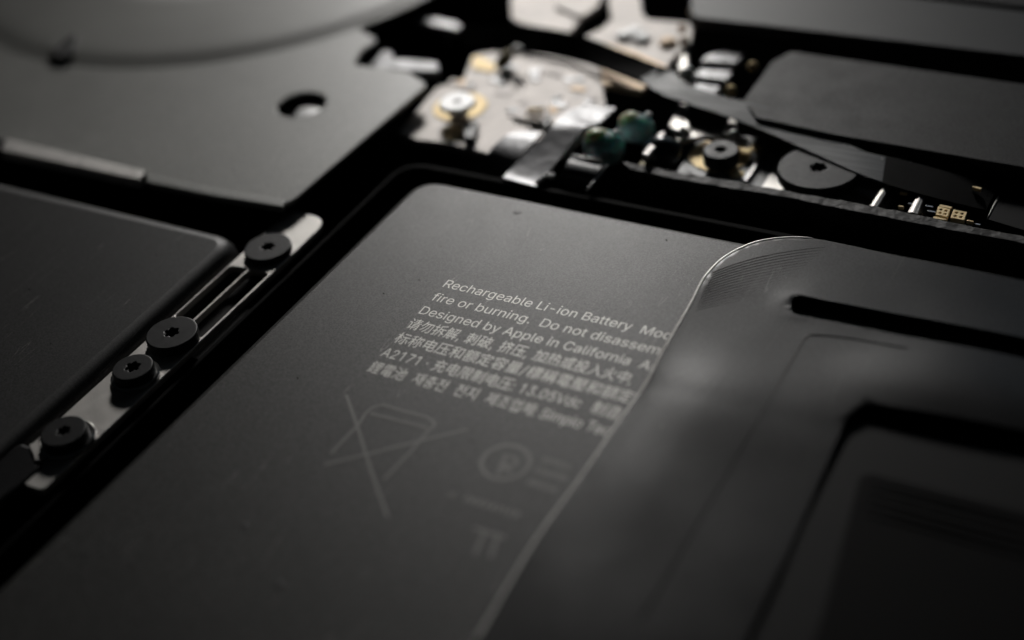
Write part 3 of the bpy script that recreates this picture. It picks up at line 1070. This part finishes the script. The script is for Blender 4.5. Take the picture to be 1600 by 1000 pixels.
# ------------------------------------------------------------------ black plates at the right, above
pl1 = slab('cover_plate', fillet(Q([(1078, -2), (1078, 22), (1090, 28), (1600, 88), (1900, 122), (1900, 52), (1600, 17), (1330, -16), (1090, -46)], .1), [.05, .03, .04, 0, 0, 0, 0, 0, .05], 4), .1, .12, M['grey_plate'], None, bevel=.02)
tag(pl1, 'long grey cover plate crossing the upper right corner', 'cover plate')
pl0 = slab('cover_plate', Q([(1330, -22), (1600, 11), (1900, 46), (1900, -80), (1330, -130)], .1), .1, .12, M['black_plate'], None, bevel=.02)
tag(pl0, 'farthest dark cover plate, only a sliver at the top right edge', 'cover plate')
p2 = [(1236, 80), (1600, 131), (1900, 172), (1900, 308), (1600, 262), (1450, 236), (1300, 210), (1182, 184), (1160, 158), (1206, 96)]
pl2 = thing('cover_plate', 'matte black cover plate behind the ribbon cable, crossing to the right edge', 'cover plate', (*W(1450, 170, .05), -.07))
slab('plate_body', fillet(Q(p2, .05), [.05, 0, 0, 0, 0, 0, 0, .05, .05, .06], 4), .05, .12, M['black_plate'], pl2, bevel=.012)

# ------------------------------------------------------------------ ribbon cable arching over the boards
top_ = [(1036, 104, .075), (1052, 112, .07), (1075, 131, .065), (1122, 148, .06), (1160, 158, .055), (1212, 172, .05), (1275, 198, .03), (1345, 234, .01), (1396, 247, .0)]
bot_ = [(1000, 123, .02), (1014, 134, .025), (1036, 147, .03), (1069, 159, .03), (1124, 177, .025), (1180, 198, .01), (1265, 236, -.01), (1345, 272, -.02), (1392, 288, -.03)]
slt_ = [(690, 36, -.2), (745, 38, -.02), (840, 42, .03), (914, 57, .05), (992, 88, .07), (1046, 108, .078)]
slb_ = [(690, 70, -.3), (745, 72, -.14), (820, 79, -.11), (891, 91, -.10), (940, 106, -.06), (1010, 127, .024)]
rc = thing('ribbon_cable', 'long black ribbon cable arching over the boards and past the large screw', 'ribbon cable', (*W(1100, 160, .1), -.2))
ribbon('cable_band', [V3(*p) for p in top_], [V3(*p) for p in bot_], .02, M['ribbon'], rc, sub=8)
ribbon('cable_end_shaded', [V3(1384, 243, .008), V3(1420, 252, .004), V3(1480, 268, -.02), V3(1560, 292, -.08)], [V3(1378, 285, -.022), V3(1410, 295, -.03), V3(1465, 310, -.05), V3(1540, 328, -.11)], .02, M['sleeve_and_shade'], rc, sub=6)  # same cable running on, its shade put into a blacker colour
ribbon('cable_sleeve', [V3(*p) for p in slt_], [V3(*p) for p in slb_], .03, M['sleeve_and_shade'], rc, sub=8)
e = slab('stiffener', fillet(Q([(1392, 262), (1450, 264), (1520, 282), (1500, 318), (1420, 306)], -.1), .03, 4), -.1, .02, M['dark'], rc, bevel=.005)
for (a, r) in ((V3(1423, 253, -.02), .008), (V3(1378, 248, .02), .004)):
    blob('dust_speck', a, r, r, r * .6, M['foam'], rc, 0)

# ------------------------------------------------------------------ big flex cable at the right
XZ = .05
fo = [(740, 1000), (790, 914), (840, 832), (905, 742), (960, 662), (1005, 600), (1028, 560), (1052, 520), (1078, 478), (1096, 444), (1110, 425), (1130, 406), (1158, 390), (1190, 379), (1236, 374), (1290, 378), (1400, 402), (1500, 422), (1600, 442), (1850, 492)]


def smooth(P, n=4):
    out = []
    for i in range(len(P) - 1):
        p0, p1, p2, p3 = P[max(i - 1, 0)], P[i], P[i + 1], P[min(i + 2, len(P) - 1)]
        for k in range(n):
            t = k / n
            out.append(.5 * (2 * p1 + (p2 - p0) * t + (2 * p0 - 5 * p1 + 4 * p2 - p3) * t * t + (3 * p1 - p0 - 3 * p2 + p3) * t ** 3))
    out.append(P[-1])
    return out


outer = smooth(Q(fo, XZ))
NE = 15 * 4
outer += [Vector((12, outer[-1].y)), Vector((12, -7)), W(640, 1180, XZ)]
slot = fillet(Q([(1237, 463), (1330, 480), (1420, 498), (1520, 518), (1620, 537), (1900, 590), (1900, 660), (1620, 572), (1500, 549), (1400, 528), (1330, 512), (1237, 493)], XZ), [.1, 0, 0, 0, 0, 0, 0, 0, 0, 0, 0, .1], 8)
cut = fillet(Q([(1160, 1010), (1235, 850), (1322, 655), (1352, 634), (1440, 650), (1600, 680), (1900, 730), (2100, 1400), (1020, 1300)], XZ), [0, 0, .1, .1, 0, 0, 0, 0, 0], 5)
g0 = W(1256, 532, XZ)
g1 = W(1000, 970, XZ)
gdir = (g1 - g0).normalized()
fx0 = W(1005, 600, XZ)


def gauss(d, s):
    return math.exp(-(d / s) ** 2)


e0 = W(740, 1000, XZ)
edir = (W(1050, 525, XZ) - e0).normalized()


def flex_h(x, y):
    p = Vector((x, y))
    h = XZ - .022 + .040 * min(1.0, max(0.0, (y + .35) / 1.2))
    # the free left edge droops to the battery: the sheet climbs away from it, then slopes gently down to the right
    q_ = p - e0
    d_ = max(0.0, q_.x * edir.y - q_.y * edir.x)
    wv = (.5 + .5 * math.tanh((-.12 - y) / .32)) * (.35 + .65 * (.5 + .5 * math.tanh((y + 1.9) / .7)))
    h += wv * ((.064 + .010 * math.sin(2.2 * y + 1.2) + .003 * math.sin(6.1 * y + 2 * x)) * (1 - math.exp(-d_ / .25)) - .030 * min(2.2, max(0.0, d_ - .45)) - .02)
    h += .002 * math.sin(4.1 * x - 2.2 * y) + .0015 * math.sin(3.1 * y + 5.2 * x + 1)
    # stands off the battery on the far side of the cut-out
    h += .035 * gauss((p - W(1500, 590, XZ)).length, .55) + .045 * gauss(y - W(1450, 640, XZ)[1] - .1, .45) * (.5 + .5 * math.tanh((x - 2.5) / .35))
    # lip of the slot's round end
    h += .004 * gauss((p - W(1243, 480, XZ)).length - .10, .05)
    return max(h, .012)


me = sheet_mesh(outer, flex_h, .035, .055, holes=[slot, cut], rim=.004)
fx = thing('flex_cable', 'broad black flex cable with rounded corner, long slot and cut-out lying on the battery', 'flex cable', (2.2, -.5, 0))
link('cable_sheet', me, M['flex'], fx)
# cut edge of the sheet, its bright lit rim put into the pale colour
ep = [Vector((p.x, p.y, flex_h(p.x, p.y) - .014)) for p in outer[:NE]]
tube('cut_edge_highlight', ep, .019, M['flex_rim'], fx, seg=10, sub=2)
# fine embossed line that turns the corner of the inner panel
el = smooth([g1, g1.lerp(g0, .33), g1.lerp(g0, .66), g1.lerp(g0, .96), W(1260, 529, XZ), W(1275, 526, XZ), W(1330, 533, XZ), W(1420, 552, XZ)], 6)
tube('embossed_line', [(p.x, p.y, flex_h(p.x, p.y) - .002) for p in el], .008, M['flex'], fx, seg=10, sub=1)
# fine moulded ridges on the rounded corner
for k in range(15):
    f = k / 14
    a, b_, c_ = W(1112 - 26 * f, 430 + 56 * f, XZ), W(1180 - 30 * f, 398 + 74 * f, XZ), W(1300 - 60 * f, 388 + 62 * f, XZ)
    pts = []
    for j in range(11):
        t = j / 10
        p = a * (1 - t) ** 2 + b_ * 2 * t * (1 - t) + c_ * t * t
        if inside(p, outer):
            pts.append((p.x, p.y, flex_h(p.x, p.y) + .0006 - .0035 * (t ** 2 + f ** 3 * .6)))
    if len(pts) > 2:
        tube('ridge', pts, .0036, M['flex'], fx, seg=8, sub=2)

# added dark sheet that colours shade onto the battery, and the pad in the cut-out
rs = slab('shade_sheet', Q([(1180, 560), (1900, 640), (2400, 1700), (900, 1700)], .008), .008, .012, M['under'], None, bevel=.002)
tag(rs, 'added dark sheet standing for shade on the battery, round the pad inside the cut-out of the flex cable', 'sheet')
pad = slab('foam_pad', fillet(Q([(1346, 735), (1600, 800), (1900, 880), (2000, 1400), (1160, 1300), (1285, 960)], .03), .08, 5), .03, .02, M['pad'], None, bevel=.008)
tag(pad, 'dull black pad stuck on the battery inside the cut-out of the flex cable', 'pad')
for k in range(5):
    a, b_ = V3(1360 - 2 * k, 752 + 13 * k, .031), V3(1640, 822 + 15 * k, .031)
    tube('pad_crease', [a, a.lerp(b_, .5) + Vector((0, .01 * math.sin(k * 2), 0)), b_], .008, M['pad'], pad, seg=8, sub=4)

# loose lint and dust on the flat tops
bm = bmesh.new()
def dust(px0, py0, px1, py1, z, n, poly=None):
    for _ in range(n):
        q_ = W(random.uniform(px0, px1), random.uniform(py0, py1), z)
        if poly and not inside(q_, poly): continue
        r_ = random.choice((.0022, .003, .003, .005))
        mt_ = Matrix.Translation((q_.x, q_.y, z + r_ * .5)) @ Matrix.Rotation(random.random() * 6, 4, 'Z') @ Matrix.Diagonal((r_ * random.uniform(1, 2.2), r_, r_ * .6, 1))
        bmesh.ops.create_icosphere(bm, subdivisions=1, radius=1, matrix=mt_)
dust(420, 300, 1050, 720, 0, 60, Q([(640, 300), (1180, 390), (1040, 520), (880, 740), (300, 680)], 0))
dust(20, 310, 330, 560, 0, 26)
dust(1240, 100, 1590, 250, .05, 45, Q([(1240, 90), (1590, 135), (1590, 255), (1300, 205)], .05))
me = bpy.data.meshes.new('dust')
bm.to_mesh(me); bm.free()
ds = link('dust', me, M['lint'])
tag(ds, 'fine pale dust specks scattered over the batteries and the black cover plate', 'dust', kind='stuff')

# tiny solder points and pins glinting on the dark strip at the right
for (px, py, l, mt_) in ((1412, 300, .03, 'gold'), (1423, 318, .02, 'chrome'), (1452, 322, .03, 'chrome'), (1456, 330, .03, 'chrome'), (1516, 345, .025, 'gold'), (1408, 322, .02, 'gold'), (1528, 350, .02, 'chrome')):
    q_ = V3(px, py, -.08)
    o = slab('pin', [Vector((q_.x - l, q_.y - .008)), Vector((q_.x + l, q_.y - .008)), Vector((q_.x + l, q_.y + .008)), Vector((q_.x - l, q_.y + .008))], -.08, .03, M[mt_], tp, bevel=.003)
